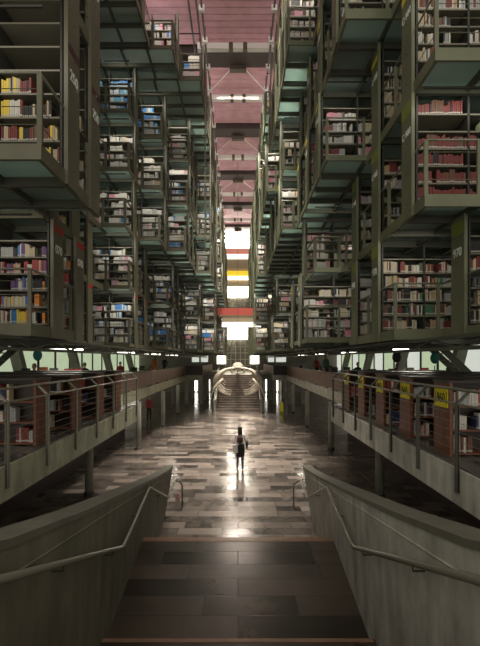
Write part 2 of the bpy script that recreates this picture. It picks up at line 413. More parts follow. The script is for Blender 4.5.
# parapets
PT = [(-1, 4.35), (1.2, 3.72), (2.5, 3.34), (4, 3.0), (5.46, 2.70), (6.8, 2.43), (8.1, 2.17), (9.8, 1.84), (11.5, 1.55), (12.3, 1.42), (12.95, 1.36)]
def parapet(s, m_, label):
    t = thing('stair_parapet', label, 'parapet')
    mb = MB(); cp = MB(); gr = MB()
    for i in range(len(PT) - 1):
        (ya, za), (yb, zb) = PT[i], PT[i + 1]
        def X(y, top, outer): return s * (wl(y) + (-.03 - .12 * max(0, y - 9) / 4 if top else .06) + (.2 if outer else 0))
        q = lambda y, z, top, o: (X(y, top, o), y, z)
        a = [q(ya, 0, 0, 0), q(ya, 0, 0, 1), q(yb, 0, 0, 1), q(yb, 0, 0, 0), q(ya, za - .05, 1, 0), q(ya, za - .05, 1, 1), q(yb, zb - .05, 1, 1), q(yb, zb - .05, 1, 0)]
        if s < 0: a = [a[1], a[0], a[3], a[2], a[5], a[4], a[7], a[6]]
        mb.hex(a)
        def C(y, o): return s * (wl(y) - .04 - .12 * max(0, y - 9) / 4 + (.24 if o else 0))
        c = [(C(ya, 0), ya, za - .05), (C(ya, 1), ya, za - .05), (C(yb, 1), yb, zb - .05), (C(yb, 0), yb, zb - .05),
             (C(ya, 0), ya, za), (C(ya, 1), ya, za), (C(yb, 1), yb, zb), (C(yb, 0), yb, zb)]
        if s < 0: c = [c[1], c[0], c[3], c[2], c[5], c[4], c[7], c[6]]
        cp.hex(c)
    gy = [1.0, 2.9, 4.76, 8.2, 12.8]
    gz = [3.42, 3.05, 2.69, 2.01, 1.12]
    def ztop(y):
        for (a1, b1), (a2, b2) in zip(PT[:-1], PT[1:]):
            if a1 <= y <= a2: return b1 + (b2 - b1) * (y - a1) / (a2 - a1)
    gr.tube([(s * (wl(y) - .028 - .12 * max(0, y - 9) / 4 + (.09 + .12 * max(0, y - 9) / 4) * (1 - z_ / ztop(y))), y, z_) for y, z_ in zip(gy, gz)], .012, 6)
    mb.build('wall_panel', m_, t); cp.build('coping', cap_m, t); gr.build('joint_bead', m_, t)
    return t
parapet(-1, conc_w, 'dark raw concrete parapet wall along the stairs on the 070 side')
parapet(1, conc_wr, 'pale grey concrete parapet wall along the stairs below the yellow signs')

def handrail(s, label):
    t = thing('handrail', label, 'handrail')
    off = .075
    pr = [(-.5, 2.19 + .35 * 5.96 / 1), (5.46, 2.10), (8.0, 2.10), (11.45, .90), (13.15, .90), (13.42, .72), (13.45, .02)]
    pr[0] = (-.5, 2.10 + .355 * 5.96)
    P = [(s * (wl(min(y, 13.1)) - .09 * max(0, min(y, 13.1) - 9) / 4 - off - .03 - (.16 if y > 13.2 else 0)), y, z_) for y, z_ in pr]
    # rounded corners
    pts = [P[0]]
    for i in range(1, len(P) - 1):
        a, b, c = Vector(P[i - 1]), Vector(P[i]), Vector(P[i + 1])
        r = min(.06, (b - a).length * .4, (c - b).length * .4)
        pts += [b + (a - b).normalized() * r, b + ((a - b).normalized() + (c - b).normalized()) * r * .25, b + (c - b).normalized() * r]
    pts.append(P[-1])
    mb = MB().tube(pts, .024, 10); mb.build('rail', rail_m, t, True)
    for yb in (1.2, 3.2, 4.9, 6.7, 9.6, 12.3):
        # height of rail there
        for (ya_, za_), (yb_, zb_) in zip(pr[:-1], pr[1:]):
            if ya_ <= yb <= yb_: zz = za_ + (zb_ - za_) * (yb - ya_) / (yb_ - ya_)
        xw = s * (wl(yb) + .02); xr = s * (wl(yb) - .09 * max(0, yb - 9) / 4 - off - .03)
        MB().tube([(xw, yb, zz - .055), (xr, yb, zz - .055), (xr, yb, zz - .01)], .007, 6).build('bracket', steel_d, t)
    return t
handrail(-1, 'steel handrail on the dark concrete stair wall beside the red-banded 070 stacks')
handrail(1, 'steel handrail on the pale concrete stair wall below the yellow 860 signs')
o = MB().box(-1.80, -1.67, 13.40, 13.42, .20, .45).build('notice_card', mat('pink_card', (.6, .35, .32), .6)); tag(o, 'small pink notice card at the lower end of the handrail', 'notice')

# mezzanines
def mezz(s, name, xn, xm, cm):
    """xn near fascia lateral, xm middle fascia lateral"""
    t = thing('mezzanine_floor', name, 'mezzanine'); t['kind'] = 'structure'
    zb = MZ - .53
    secs = [(-3, 15.3, xn), (15.3, 44, xm), (44, 60.9, 3.35)]
    mb = MB(); tl = MB()
    for a, b, x in secs:
        mb.box(s * x, s * 12.9, a, b, zb, MZ - .03)
        tl.box(s * (x + .04), s * 12.9, a, b, MZ - .03, MZ)
    mb.build('slab', cm, t); tl.build('floor_tiles', mezz_m, t)
    # rebates in fascia (formwork joints)
    return t
XL, XR = 3.32, 3.05
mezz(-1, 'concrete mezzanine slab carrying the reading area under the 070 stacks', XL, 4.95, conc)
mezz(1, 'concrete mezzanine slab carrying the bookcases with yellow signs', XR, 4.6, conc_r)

# hall side walls under the mezzanines
struct(MB().box(-6.5, -6.3, -3, 26, 0, MZ - .54).build('wall_left', brownwall), 'dark brown wall under the mezzanine', 'wall')
struct(MB().box(6.1, 6.3, -3, 26, 0, MZ - .54).build('wall_right', redwall), 'dark red-brown wall under the mezzanine', 'wall')
# brass line on the floor
tag(MB().box(4.62, 4.65, 6, 30, .001, .004).build('floor_line', mat('brass', (.5, .33, .12), .35, .8)), 'thin brass line set in the stone floor under the yellow-signed mezzanine', 'floor line')

# round columns under the slabs
k = 0
for s, L, ys in ((-1, 4.75, (14.9, 22.3, 29.6, 36.8)), (1, 4.42, (14.6, 22.2, 29.8, 37.4))):
    for i, yy in enumerate(ys):
        t = thing('round_column', 'round grey column, %s from the stairs, under the %s mezzanine' % (ORD[i], 'brown-walled' if s < 0 else 'yellow-signed'), 'column', (s * L, yy, 0), 'round columns under the mezzanines')
        MB().lathe([(.13, 0), (.13, MZ - .54)], n=20).build('shaft', conc_c, t, True)
        MB().lathe([(.17, 0), (.17, .06), (.145, .09)], n=20).build('base_ring', steel_d, t)
for s in (-1, 1):
    for i, (L, yy) in enumerate(((3.5, 44.6), (3.5, 49), (3.5, 54), (6.2, 44.6), (4.9, 44.6), (4.9, 51))):
        t = tag(MB().box(s * L - .17, s * L + .17, yy - .17, yy + .17, 0, MZ - .54).build('square_column', conc_c), 'square concrete column under the far mezzanine, %s in from the %s' % (ORD[i], 'dark banister box' if s < 0 else 'far railing'), 'column', 'square columns under the far mezzanines')

# mezzanine railings: near ones with bent posts
def bent_rail(s, X, ys, label, end):
    t = thing('balcony_railing', label, 'railing')
    xo = s * (X - .03)
    for y in ys:
        mb = MB()
        mb.bar((xo, y, MZ - .34), (xo, y, MZ + .90), .016, .07, up=(0, 1, 0))
        mb.box(xo - .02, xo + .02, y - .035, y + .035, MZ - .34, MZ + .90)
        mb.bar((xo, y, MZ + .88), (xo + s * .16, y, MZ + 1.04), .05, .03)
        mb.build('post', rail_m if s < 0 else girder_m, t)
    MB().tube([(xo + s * .16, ys[0] - 1, MZ + 1.06), (xo + s * .16, end, MZ + 1.06)], .022, 8).build('top_rail', rail_m, t, True)
    MB().tube([(xo, ys[0] - 1, MZ + .88), (xo, end, MZ + .88)], .017, 8).build('lower_rail', rail_m, t, True)
    for j in range(6):
        zz = MZ + .12 + .125 * j
        MB().tube([(xo, ys[0] - 1, zz), (xo, end, zz)], .0035, 5).build('wire', rail_m, t)
    return t
bent_rail(-1, XL, [.98 + 1.42 * i for i in range(11)], 'bent-post steel railing with wires on the mezzanine edge under the 070 stacks', 15.25)
bent_rail(1, XR, [.84 + 1.4 * i for i in range(11)], 'bent-post steel railing with wires in front of the yellow 860 signs', 15.1)
for s, xa, xb in ((-1, XL, 4.9), (1, XR, 4.55)):
    t = thing('balcony_railing', 'short steel end railing where the mezzanine steps back, %s' % ('beside the grey book trolley' if s < 0 else 'beside the last yellow sign'), 'railing')
    for x in (xa + .4, xa + .8, xa + 1.2):
        MB().box(s * x - .02, s * x + .02, 15.2, 15.24, MZ, MZ + 1.04).build('post', rail_m, t)
    MB().tube([(s * xa, 15.22, MZ + 1.05), (s * xb, 15.22, MZ + 1.05)], .02, 8).build('top_rail', rail_m, t, True)
    for j in range(5):
        MB().tube([(s * xa, 15.22, MZ + .15 + j * .17), (s * xb, 15.22, MZ + .15 + j * .17)], .004, 5).build('wire', rail_m, t)
# middle section: brown perforated balustrade
def balus(s, X, a, b, label, mt):
    t = thing('balustrade', label, 'balustrade')
    n = int((b - a) / 1.9)
    for i in range(n):
        y0 = a + (b - a) * i / n; y1 = a + (b - a) * (i + 1) / n
        MB().box(s * (X + .03), s * (X + .055), y0 + .02, y1 - .02, MZ + .03, MZ + .78).build('panel', mt, t)
    MB().box(s * (X + .02), s * (X + .08), a, b, MZ + .78, MZ + .83).build('top_rail', brown_rod, t)
    pm = MB()
    for i in range(n + 1):
        y0 = a + (b - a) * i / n
        pm.box(s * (X + .06), s * (X + .09), y0 - .02, y0 + .02, MZ, MZ + .8)
    pm.build('post', brown_rod, t)
balus(-1, 4.95, 15.4, 43.9, 'long brown perforated balustrade below the orange-dressed visitor', brown_perf)
balus(1, 4.6, 15.4, 43.9, 'long brown perforated balustrade beyond the last yellow sign', brown_perf)
for s in (-1, 1):
    t = thing('balustrade', 'dark balustrade box facing the stairs where the far mezzanine %s juts out' % ('beyond the orange-dressed visitor' if s < 0 else 'beyond the green-clad visitor'), 'balustrade')
    MB().box(s * 3.35, s * (4.9 if s < 0 else 4.6), 43.95, 44.0, MZ, MZ + .85).build('front_panel', dkwood, t)
    MB().box(s * 3.33, s * 3.38, 44, 60.9, MZ, MZ + .85).build('side_panel', brown_perf, t)

# ------------------------------------------------------------------ suspended stacks
STEPS = {
 -1: [
  [(8.45, 3.75), (11.4, 5.45), (18.95, 4.4), (24.3, 3.65), (31.4, 2.7), (35.6, 1.8), (44, 1.35), (58, 0)],
  [(6.5, 2.74), (9.2, 3.85), (11.4, 5.45), (18.95, 4.4), (24.3, 3.65), (31.4, 2.65), (35.6, 1.75), (44, 1.35), (58, 0)],
  [(6.5, 2.74), (9.2, 5.45), (18.5, 4.45), (20.6, 3.45), (22.6, 2.55), (28.5, 1.65), (36, 1.25), (58, 0)],
  [(6.5, 2.74), (9.2, 5.45), (18.9, 4.4), (20.95, 3.4), (23.1, 2.5), (29.2, 1.68), (36, 1.3), (58, 0)],
  [(9.0, 5.45), (18.95, 4.4), (21.2, 3.45), (23.6, 2.5), (29.5, 1.66), (36, 1.35), (58, 0)],
  [(9.0, 3.5), (18.7, 2.6), (20.8, 1.65), (58, 0)]],
 1: [
  [(5.6, 4.42), (10.1, 3.38), (14.2, 2.08), (18.8, 3.5), (29, 2.2), (36, 1.3), (58, 0)],
  [(5.6, 5.9), (8.5, 3.4), (15.3, 2.5), (18.8, 4.3), (29, 2.5), (36, 1.3), (58, 0)],
  [(8.05, 3.4), (12.3, 2.32), (18.8, 1.75), (29, 1.2), (58, 0)],
  [(8.05, 3.4), (10.35, 2.38), (18.8, 1.8), (21.2, 1.3), (58, 0)],
  [(8.05, 3.4), (10.4, 2.38), (14.9, 1.6), (27.4, 1.25), (58, 0)],
  [(12.3, 2.38), (16, 1.72), (23.7, 1.4), (58, 0)]]}
ROWS = {-1: [7.42, 8.6, 9.4, 10.72] + [12.6 + 2.12 * k for k in range(3)] + [19.85 + 2.1 * k for k in range(18)],
        1: [6.95, 9.05] + [11.15 + 2.1 * k for k in range(22)]}
LOUT = 7.6
def sname(s): return '070-side' if s < 0 else '970-side'
fins = {}
MLAMPS = []
AISLE_FILL = []
ncase = 0
DECKZ = .07
for s in (-1, 1):
    stl = steel_l if s < 0 else steel
    for lv in range(6):
        st_ = STEPS[s][lv]; zt = EYE + U[lv]; prev = None; rowi = 0
        for k in range(len(st_) - 1):
            ya, L = st_[k]; yb = st_[k + 1][0]
            far = ya > 27
            A = s < 0 and ya < 8.9 and yb < 9.6 and L < 3
            zt = EYE + U[lv] + (.62 if A and lv >= 2 else 0)
            t = thing('suspended_deck', 'hanging steel walkway deck, %s level of the %s stacks, %s stretch from the stairs' % (LEVEL[lv], sname(s), ORD[k]), 'deck',
                      (0, 0, zt), 'hanging decks of the %s stacks' % sname(s))
            lo = LOUT
            # glass panels
            g = MB().box(s * (L + .04), s * lo, ya + .03, yb, -.06, -.02); g.build('glass_floor', teal, t)
            e = MB()
            eb = -.20 if ya < 12 else -.12
            e.box(s * L, s * (L + .06), ya, yb, eb, .02)               # inner channel
            e.box(s * (L + .06), s * lo, ya, ya + .06, eb, .02)                # near channel
            e.build('edge_channel', stl, t)
            bmk = MB()
            x = L + 1.05
            while x < lo:
                bmk.box(s * (x - .035), s * (x + .035), ya + .06, yb, -.18, -.06); x += 1.05
            y = ya + 1.05
            while y < yb - .2:
                bmk.box(s * (L + .06), s * lo, y - .05, y + .05, -.20, -.06)
                if not far: bmk.box(s * (L + .06), s * lo, y + .12, y + .16, -.12, -.06)
                y += 1.05 if ya < 24 else 2.1
            bmk.build('underbeam', girder_m, t)
            # railing
            xr = s * (L + .03)
            hr = MB(); wires = MB()
            xe = prev if (prev and prev > L) else (lo if prev is None else None)
            rr = .022 if ya < 15 else .036
            hr.tube([(xr, ya + .03, 1.02), (xr, yb, 1.02)], rr, 6)
            for zz in (.3, .55, .8): wires.tube([(xr, ya + .03, zz), (xr, yb, zz)], rr * .35, 4)
            if xe:
                hr.tube([(xr, ya + .03, 1.02), (s * xe, ya + .03, 1.02)], rr, 6)
                for zz in (.3, .55, .8): wires.tube([(xr, ya + .03, zz), (s * xe, ya + .03, zz)], rr * .35, 4)
            hr.build('handrail', rail_m if ya < 15 else stl, t, True); wires.build('wires', stl, t)
            pp = [(L + .03, ya + .03)]
            if xe:
                pp.append((min(xe - .08, L + 1.0), ya + .03))
            y = ya + 2.1
            while y < yb - .3 and y < 30: pp.append((L + .03, y)); y += 2.1
            for (px_, py_) in pp:
                w = .035 if ya < 15 else .05
                MB().box(s * px_ - w, s * px_ + w, py_ - w * .7, py_ + w * .7, 0, 1.0).build('railing_post', stl, t)
            # bookcase rows
            for yr in ROWS[s]:
                if yr < ya + .15 or yr + .55 > yb: continue
                if s < 0 and lv >= 1 and 9 < yr < 11 and L > 5: continue
                if s < 0 and lv == 0 and yr < 9: continue
                if s > 0 and lv == 1 and L > 5: continue
                fins.setdefault((s, L if yr > 12 else round(L, 1), yr), []).append((lv, L))
                n = 3 if yr < 34 else 2
                if s < 0 and L > 5: n = 2
                key = (s, lv, yr)
                ct = thing('bookcase', 'open steel bookcase, %s level of the %s stacks, %s row from the stairs' % (LEVEL[lv], sname(s), ordn(rowi)), 'bookcase',
                           (s * (L + .07), yr, zt + .0), 'steel bookcases of the %s stacks' % sname(s))
                rowi += 1
                H = 2.85 if A and lv == 1 else 2.12
                u = MB()
                for i in range(n + 1):
                    u.box(s * (i * 1.0 - .018), s * (i * 1.0 + .018), 0, .56, 0, H)
                if yr < 24:
                    u.build('upright', up_m, ct)
                    sh = None
                else: sh = u
                zs = [.10 + .335 * j for j in range(6)] if H < 2.5 else [.12 + .375 * j for j in range(8)]
                for j, zz in enumerate(zs):
                    if sh is None:
                        MB().box(s * .0, s * n * 1.0, 0.0, .56, zz - .028, zz).build('shelf', shelf_m, ct)
                    else:
                        sh.mi = 1; sh.box(0, s * n * 1.0, 0.0, .56, zz - .03, zz); sh.mi = 0
                if sh is not None: 
                    o = sh.build('frame', [up_m, shelf_m], ct)
                # books
                mood = None
                if s < 0: mood = [0, 1, 1, 2, 3, 0, 4, 6, 12, 11, 9, 1, 2, 3, 10, 0] if yr < 12 else [1, 1, 1, 2, 0, 1, 1, 2, 6, 16, 1, 9, 2]
                else: mood = [0, 1, 2, 9, 4, 10, 9, 3, 13, 2, 0, 4, 1] if yr < 13 else [1, 1, 2, 0, 10, 1, 4, 1, 2, 9, 0, 2, 16]
                if s < 0 and lv == 1 and yr < 9: mood = [0, 0, 3, 1, 4, 10, 12, 0, 9]
                if s < 0 and lv == 0 and yr < 11: mood = [0, 0, 1, 1, 2, 12, 11, 6, 15, 5, 9]
                if s < 0 and lv == 4 and yr < 24: mood = [6, 7, 6, 1, 6, 2]
                if s > 0 and lv == 1 and yr < 10: mood = [4, 4, 4, 10, 9]
                for i in range(n):
                    bx0 = s * (L + .07 + i); bx1 = s * (L + .07 + i + 1.0)
                    for j, zz in enumerate(zs):
                        if j >= 5:
                            if R.random() < .75: continue
                        fl = R.choice([.95, .9, .8, .65, .5, 1.0, .85]) if R.random() < .93 else 0
                        if A and lv == 1 and j == 4: fl = 0
                        md = mood
                        if s > 0 and lv == 1 and yr < 10 and j == 2: md = [9, 4, 4]
                        if s > 0 and lv == 1 and yr < 10 and j == 4: md = [13, 14, 14]
                        if s > 0 and lv == 1 and yr < 10 and j in (0, 1): fl = .97; md = [4, 4, 10, 4]
                        fill_shelf(bx0, bx1, yr + .02, zt + zz, .30, key, j, fl, 1.0 if yr < 12 else (1.5 if yr < 20 else 2.4), md)
            if k < len(st_) - 1 and lv < 6:
                wd = (min(xe, L + 1.6) - L) if xe else 1.0
                xc = s * (L + wd / 2 + .05)
                MB().box(xc - s * wd / 2, xc + s * wd / 2, ya + .14, ya + .18, 2.03, 2.06).build('aisle_fill_housing', steel_d, t)  # housing for the added fill light over the aisle
                if ya < 50: AISLE_FILL.append((xc, ya + .16, zt + 2.0, max(.4, wd), 5 if ya < 9 else 6 if ya < 13 else 9 if ya < 18 else 11 if ya < 27 else 17))
            prev = L
# end plates (columns of the stacks)
fin_items = sorted(fins.items(), key=lambda a: (a[0][0], a[0][2], a[0][1]))
cnt = {-1: 0, 1: 0}
for (s, Lk, yr), lst in fin_items:
    lvs = sorted(set(l for l, _ in lst)); L = lst[0][1]
    stl = steel_l if s < 0 else steel
    # split in runs
    runs = []; 
    for l in lvs:
        if runs and runs[-1][-1] == l - 1: runs[-1].append(l)
        else: runs.append([l])
    for run in runs:
        z0 = EYE + U[run[0]] - .2; z1 = EYE + U[run[-1]] + 2.2 + (.7 if s < 0 and yr < 9 else 0)
        lab = 'flat steel end column of the %s stacks, %s row from the stairs, from %s to %s level' % (sname(s), ordn(cnt[s]), LEVEL[run[0]], LEVEL[run[-1]])
        cnt[s] += 1
        t = thing('steel_column', ' '.join(lab.split()[:16]), 'column', (s * L, yr, z0), 'end columns of the %s stacks' % sname(s))
        b = MB()
        b.box(-s * .03, s * .02, -.005, .565 if yr < 24 else .22, 0, z1 - z0)
        b.box(-s * .045, s * .02, -.02, .02, 0, z1 - z0)
        b.build('plate', stl, t)
        bolts = MB()
        if yr < 12:
            for q in range(int((z1 - z0) / .6)): bolts.ball((-s * .033, .28, .3 + q * .6), .008, .012, .012, 6, 4)
            bolts.build('bolt', steel_d, t)
        for l in run:
            zd = EYE + U[l] - z0
            if s < 0: bm_, zb, zt_, txt = (red_band if l < 1 else mar_band if l < 2 else brown_rod), 1.98, 1.62, ('070', '250', '280', '280', '280', '280')[l]
            else: bm_, zb, zt_, txt = (olive_band if l < 2 else yel_band), 1.85, 1.5, ('970', 'C·900', 'C·900', 'C·900', 'C·900', 'C·900')[l]
            h_ = .26 if s > 0 and l < 2 else .13
            if s < 0 and yr > 18 and l > 0: continue
            MB().box(-s * .034, -s * .03, .02, .56 if yr < 24 else .2, zd + zb, zd + zb + h_).build('colour_band', bm_, t)
            if yr < 15.5:
                text_mesh(txt, .24 if len(txt) == 3 else .19, whitep, 'number', t, side_matrix(s, -s * .034, .29, zd + zt_))

# lower girders and cross beams hanging under the lowest decks
for s, pts in ((-1, [(6.0, 3.95), (60, 3.95)]), (1, [(5.0, 3.75), (60, 3.75)])):
    t = thing('girder', 'long dark steel girder under the lowest deck of the %s stacks' % sname(s), 'girder', (0, 0, EYE + U[0] - .2))
    (ya, L), (yb, _) = pts
    for dx, dz in ((0, -.04), (0, -.24)):
        MB().box(s * (L - .05), s * (L + .05), ya, yb, dz - .03, dz + .03).build('chord', girder_m, t)
    d = MB(); y = ya; up = True
    while y < yb - 1:
        d.bar((s * L, y, -.06 if up else -.22), (s * L, y + 1.0, -.22 if up else -.06), .03); y += 1.0; up = not up
    d.build('lattice', girder_m, t)
    y = ya
    while y < yb:
        MB().box(s * (L + .05), s * 7, y, y + .1, -.12, -.02).build('cross_beam', girder_m, t); y += 4.2

# outer walls and glazing
for s, nm in ((-1, 'left'), (1, 'right')):
    X = 12.9
    struct(MB().box(s * X, s * (X + .3), -3, 62, MZ + 2.6, 18.6).build('wall_%s_upper' % nm, darkwall), 'dark outer wall behind the stacks', 'wall')
    struct(MB().box(s * 7.75, s * 7.8, 3, 19.5, EYE + U[0] + 2.2, 18.4).build('wall_%s_lining' % nm, darkwall if s > 0 else teal_wall), 'dark backing wall behind the bookcases', 'wall')
    pm = MB(); fr = MB(); wm = MB()
    y = 2.0; i = 0
    while y < 60:
        i += 1
        gm = green_pane if (s < 0 or i % 3) else white_pane
        o = MB().box(s * (X - .04), s * X, y + .12, y + 2.68, MZ + .0, MZ + 2.6).build('window_%d' % (i + (0 if s < 0 else 30)), gm)
        struct(o, 'pale green translucent window panel in the outer wall of the %s mezzanine' % ('070-side' if s < 0 else '970-side'), 'window')
        fr.box(s * (X - .1), s * X, y - .12, y + .12, MZ, MZ + 2.6)
        y += 2.8
    struct(fr.build('trim_%d' % (1 if s < 0 else 2), steel_d), 'dark window mullions', 'trim')
    # leaning concrete pillars
    for i, yy in enumerate((13.5, 20.5, 27.5, 34.5, 41.5)):
        t = MB(); x = s * 9.3
        t.hex([(x - .22, yy - .22, MZ), (x + .22, yy - .22, MZ), (x + .22, yy + .22, MZ), (x - .22, yy + .22, MZ),
               (x - .22 + s * .5, yy - .22, MZ + 2.0), (x + .22 + s * .5, yy - .22, MZ + 2.0), (x + .22 + s * .5, yy + .22, MZ + 2.0), (x - .22 + s * .5, yy + .22, MZ + 2.0)])
        tag(t.build('leaning_pillar', conc_c), 'leaning concrete pillar on the %s mezzanine, %s from the stairs' % (sname(s), ORD[i]), 'pillar', 'leaning pillars')

# ------------------------------------------------------------------ roof
ZR = EYE + 16.0
def slat_panel(y0, y1, za, zb, i):
    mb = MB(); n = int((y1 - y0) / .42)
    for k in range(n):
        a = y0 + (y1 - y0) * k / n; b = a + (y1 - y0) / n - .05
        z_ = za + (zb - za) * k / n
        mb.box(-8, 8, a, b, z_, z_ + .06)
    for x in (-1.2, 0, 1.2): mb.box(x - .02, x + .02, y0, y1, max(za, zb) + .08, max(za, zb) + .12)
    return mb
k = 0
struct(MB().box(-9, 9, 4, 62, ZR + .5, ZR + .6).build('ceiling', rose_b), 'dark roof deck above the rose slats', 'ceiling')
y = 8.3
while y < 60:
    o = slat_panel(y + 1.2, y + 7.7, ZR, ZR + .15, k).build('slatted_ceiling_panel', rose)
    tag(o, 'rose-pink slatted ceiling bay, %s from the far window' % ordn(6 - k), 'ceiling panel', 'rose ceiling bays')
    t = thing('roof_beam', 'dark brown roof beam between rose bays, %s from the far window' % ordn(6 - k), 'beam', (0, y + 1.0, ZR), 'dark roof beams')
    MB().box(-8, 8, -1.1, .15, -.12, .3).build('soffit', rose_b, t)
    MB().box(-.45, .45, -.1, .25, -.35, -.1).build('hanger_box', brown_rod, t)
    for s in (-1, 1):
        MB().tube([(s * .4, .1, -.25), (s * 1.75, 2.0, -.5)], .022, 6).build('tie_rod', white_t, t)
    k += 1; y += 8.0
for i, yy in enumerate((19.6, 23.1, 27.6, 35.7, 43.7, 51.7)):
    t = thing('white_crossbeam', 'white tubular crossbeam spanning the atrium under the rose ceiling, %s one counted from the stairs' % ORD[i], 'beam', (0, yy, ZR - .6), 'white crossbeams')
    x0 = 1.9
    MB().box(-x0, x0, -.15, .15, -.13, .15).build('tube', white_t, t)
    for x in (-x0, x0): MB().box(x - .03, x + .03, -.03, .03, .17, .59).build('hanger', brown_rod, t)
    for x in (-x0, -.35, .35, x0): MB().box(x - .1, x + .1, -.17, .17, -.16, .17).build('clamp', white_t if abs(x) > 1 else brown_rod, t)
for s in (-1, 1):
    for i, (x, dz) in enumerate(((1.55, -1.0), (1.8, -.7), (2.05, -1.25))):
        t = thing('roof_rail', '%s brown longitudinal pipe along the atrium edge above the %s stacks' % (('lower', 'upper', 'outer')[i], sname(s)), 'pipe', (s * x, 10, ZR + dz))
        MB().tube([(0, 0, 0), (0, 50, 0)], .045, 6).build('pipe', brown_rod, t)
        if i == 0:
            y = 2.0
            while y < 50:
                MB().box(-.12, .12, y - .09, y + .09, -.12, .12).build('joint_block', white_t, t)
                y += 2.0
# hanging rods down the atrium edges
for s in (-1, 1):
    i = 0
    for yy in (22.5, 26.5, 30.5, 34.5, 38.5, 42.5, 46.5, 50.5, 54.5):
        tag(MB().tube([(s * 1.58, yy, EYE + U[2]), (s * 1.58, yy, ZR)], .035, 6).build('hanging_rod', rail_m), 'vertical hanging rod at the atrium edge, %s from the stairs, %s stacks' % (ORD[i], sname(s)), 'rod', 'hanging rods of the atrium'); i += 1

# ------------------------------------------------------------------ far end
YB = 61
struct(MB().box(-13, 13, YB, YB + .3, 0, ZR + .6).build('wall_back', mat('far_wall', (.16, .15, .12), .6, 0, .3, .6)), 'far end wall of the hall', 'wall')
def far_panel(name, m_, px0, px1, py0, py1, y, label, cat, th=.06, kind=None):
    x0 = (px0 - 238) * y / F; x1 = (px1 - 238) * y / F; z0 = EYE + (359 - py1) * y / F; z1 = EYE + (359 - py0) * y / F
    o = MB().box(x0, x1, y, y + th, z0, z1).build(name, m_); tag(o, label, cat, kind=kind); return o
far_panel('window_101', bright, 222, 251, 235, 248, YB - .1, 'blazing high window just under the rose ceiling', 'window', kind='structure')
far_panel('window_102', bright, 227, 248, 287, 297, YB - .1, 'blazing middle window behind the lift frame', 'window', kind='structure')
far_panel('window_103', bright, 228, 247, 327, 339, YB - .1, 'blazing low window above the whale skeleton', 'window', kind='structure')
far_panel('window_104', bright3, 217, 226, 345, 364, YB - .1, 'bright doorway left of the far lift frame', 'window', kind='structure')
far_panel('window_105', bright3, 250, 259, 345, 364, YB - .1, 'bright doorway right of the far lift frame', 'window', kind='structure')
far_panel('hanging_banner', ban_pink, 222, 251, 248, 254, 58.6, 'salmon banner hanging under the high far window', 'banner')
far_panel('hanging_banner', ban_white, 223, 250, 254, 259, 58.7, 'white banner strip hanging under the salmon banner', 'banner')
far_panel('hanging_banner', ban_beige, 223, 250, 259, 271, 58.8, 'beige banner hanging above the yellow banner', 'banner')
far_panel('hanging_banner', ban_yel, 222, 251, 271, 276, 58.5, 'vivid yellow banner across the far end', 'banner')
far_panel('hanging_banner', ban_white, 222, 251, 276, 280, 58.4, 'white strip banner directly under the yellow banner', 'banner')
far_panel('hanging_banner', ban_beige, 223, 250, 280, 286, 58.8, 'beige banner below the yellow and white banners', 'banner')
far_panel('hanging_banner', ban_red, 213, 262, 308, 315, 39.2, 'wide red banner crossing the far end', 'banner')
far_panel('hanging_banner', ban_beige, 222, 261, 315, 322, 39.3, 'wide beige banner just below the red one', 'banner')
far_panel('hanging_banner', ban_white, 222, 261, 322, 327, 39.35, 'wide white banner glowing above the low window', 'banner')
# lattice of the far lift shaft
t = thing('lift_frame', 'pale steel lattice frame rising in front of the far window', 'lift frame', (0, 59.5, 0))
for x in (-1.6, -.9, -.3, .3, .9, 1.6):
    MB().box(x - .04, x + .04, -.05, .05, MZ, EYE + 9.2).build('mullion', white_t, t)
mb = MB()
for i in range(13): mb.box(-1.6, 1.6, -.05, .05, MZ + .6 + i * .82, MZ + .68 + i * .82)
mb.build('rungs', white_t, t)
# far side window strips under the mezzanine, ground level
for i, (px, w) in enumerate(((196, 1.2), (203, .8), (209, .8), (267, 1.2), (272, .9), (277, .9), (282, .6))):
    far_panel('window_%d' % (110 + i), bright2, px - w, px + w, 377, 391, YB - .1, 'narrow bright window strip under the far mezzanine', 'window', kind='structure')
# far side mezzanine lit bays
for i, (a, b) in enumerate(((192, 199), (201, 208), (268, 274), (276, 286))):
    far_panel('window_%d' % (120 + i), white_pane, a, b, 345, 362, YB - .12, 'pale window bay behind the far mezzanine', 'window', kind='structure')

# far cross shelving bridging the end of the nave
for s in (-1, 1):
    for lv in range(0, 4):
        zt = EYE + U[lv]
        t = thing('far_bookcase', 'far bookcase facing down the nave, %s level beside the %s banners' % (LEVEL[lv], 'far left' if s < 0 else 'far right'), 'bookcase', (s * 1.75, 58.9, zt), 'far end bookcases')
        mb = MB()
        n = 1 if lv >= 2 else 1
        for i in range(n + 1): mb.box(s * (i * .9 - .03), s * (i * .9 + .03), 0, .5, 0, 2.2)
        mb.build('upright', girder_m, t)
        for j in range(6):
            MB().box(0, s * .9 * n, 0, .5, .07 + j * .36, .1 + j * .36).build('shelf', shelf_m, t)
            fill_shelf(s * 1.75, s * (1.75 + .9 * n), 58.92, zt + .1 + j * .36, .28, (s, lv, 58.9), j, .9 if j < 5 else 0, 3.0, [1, 1, 2, 0])

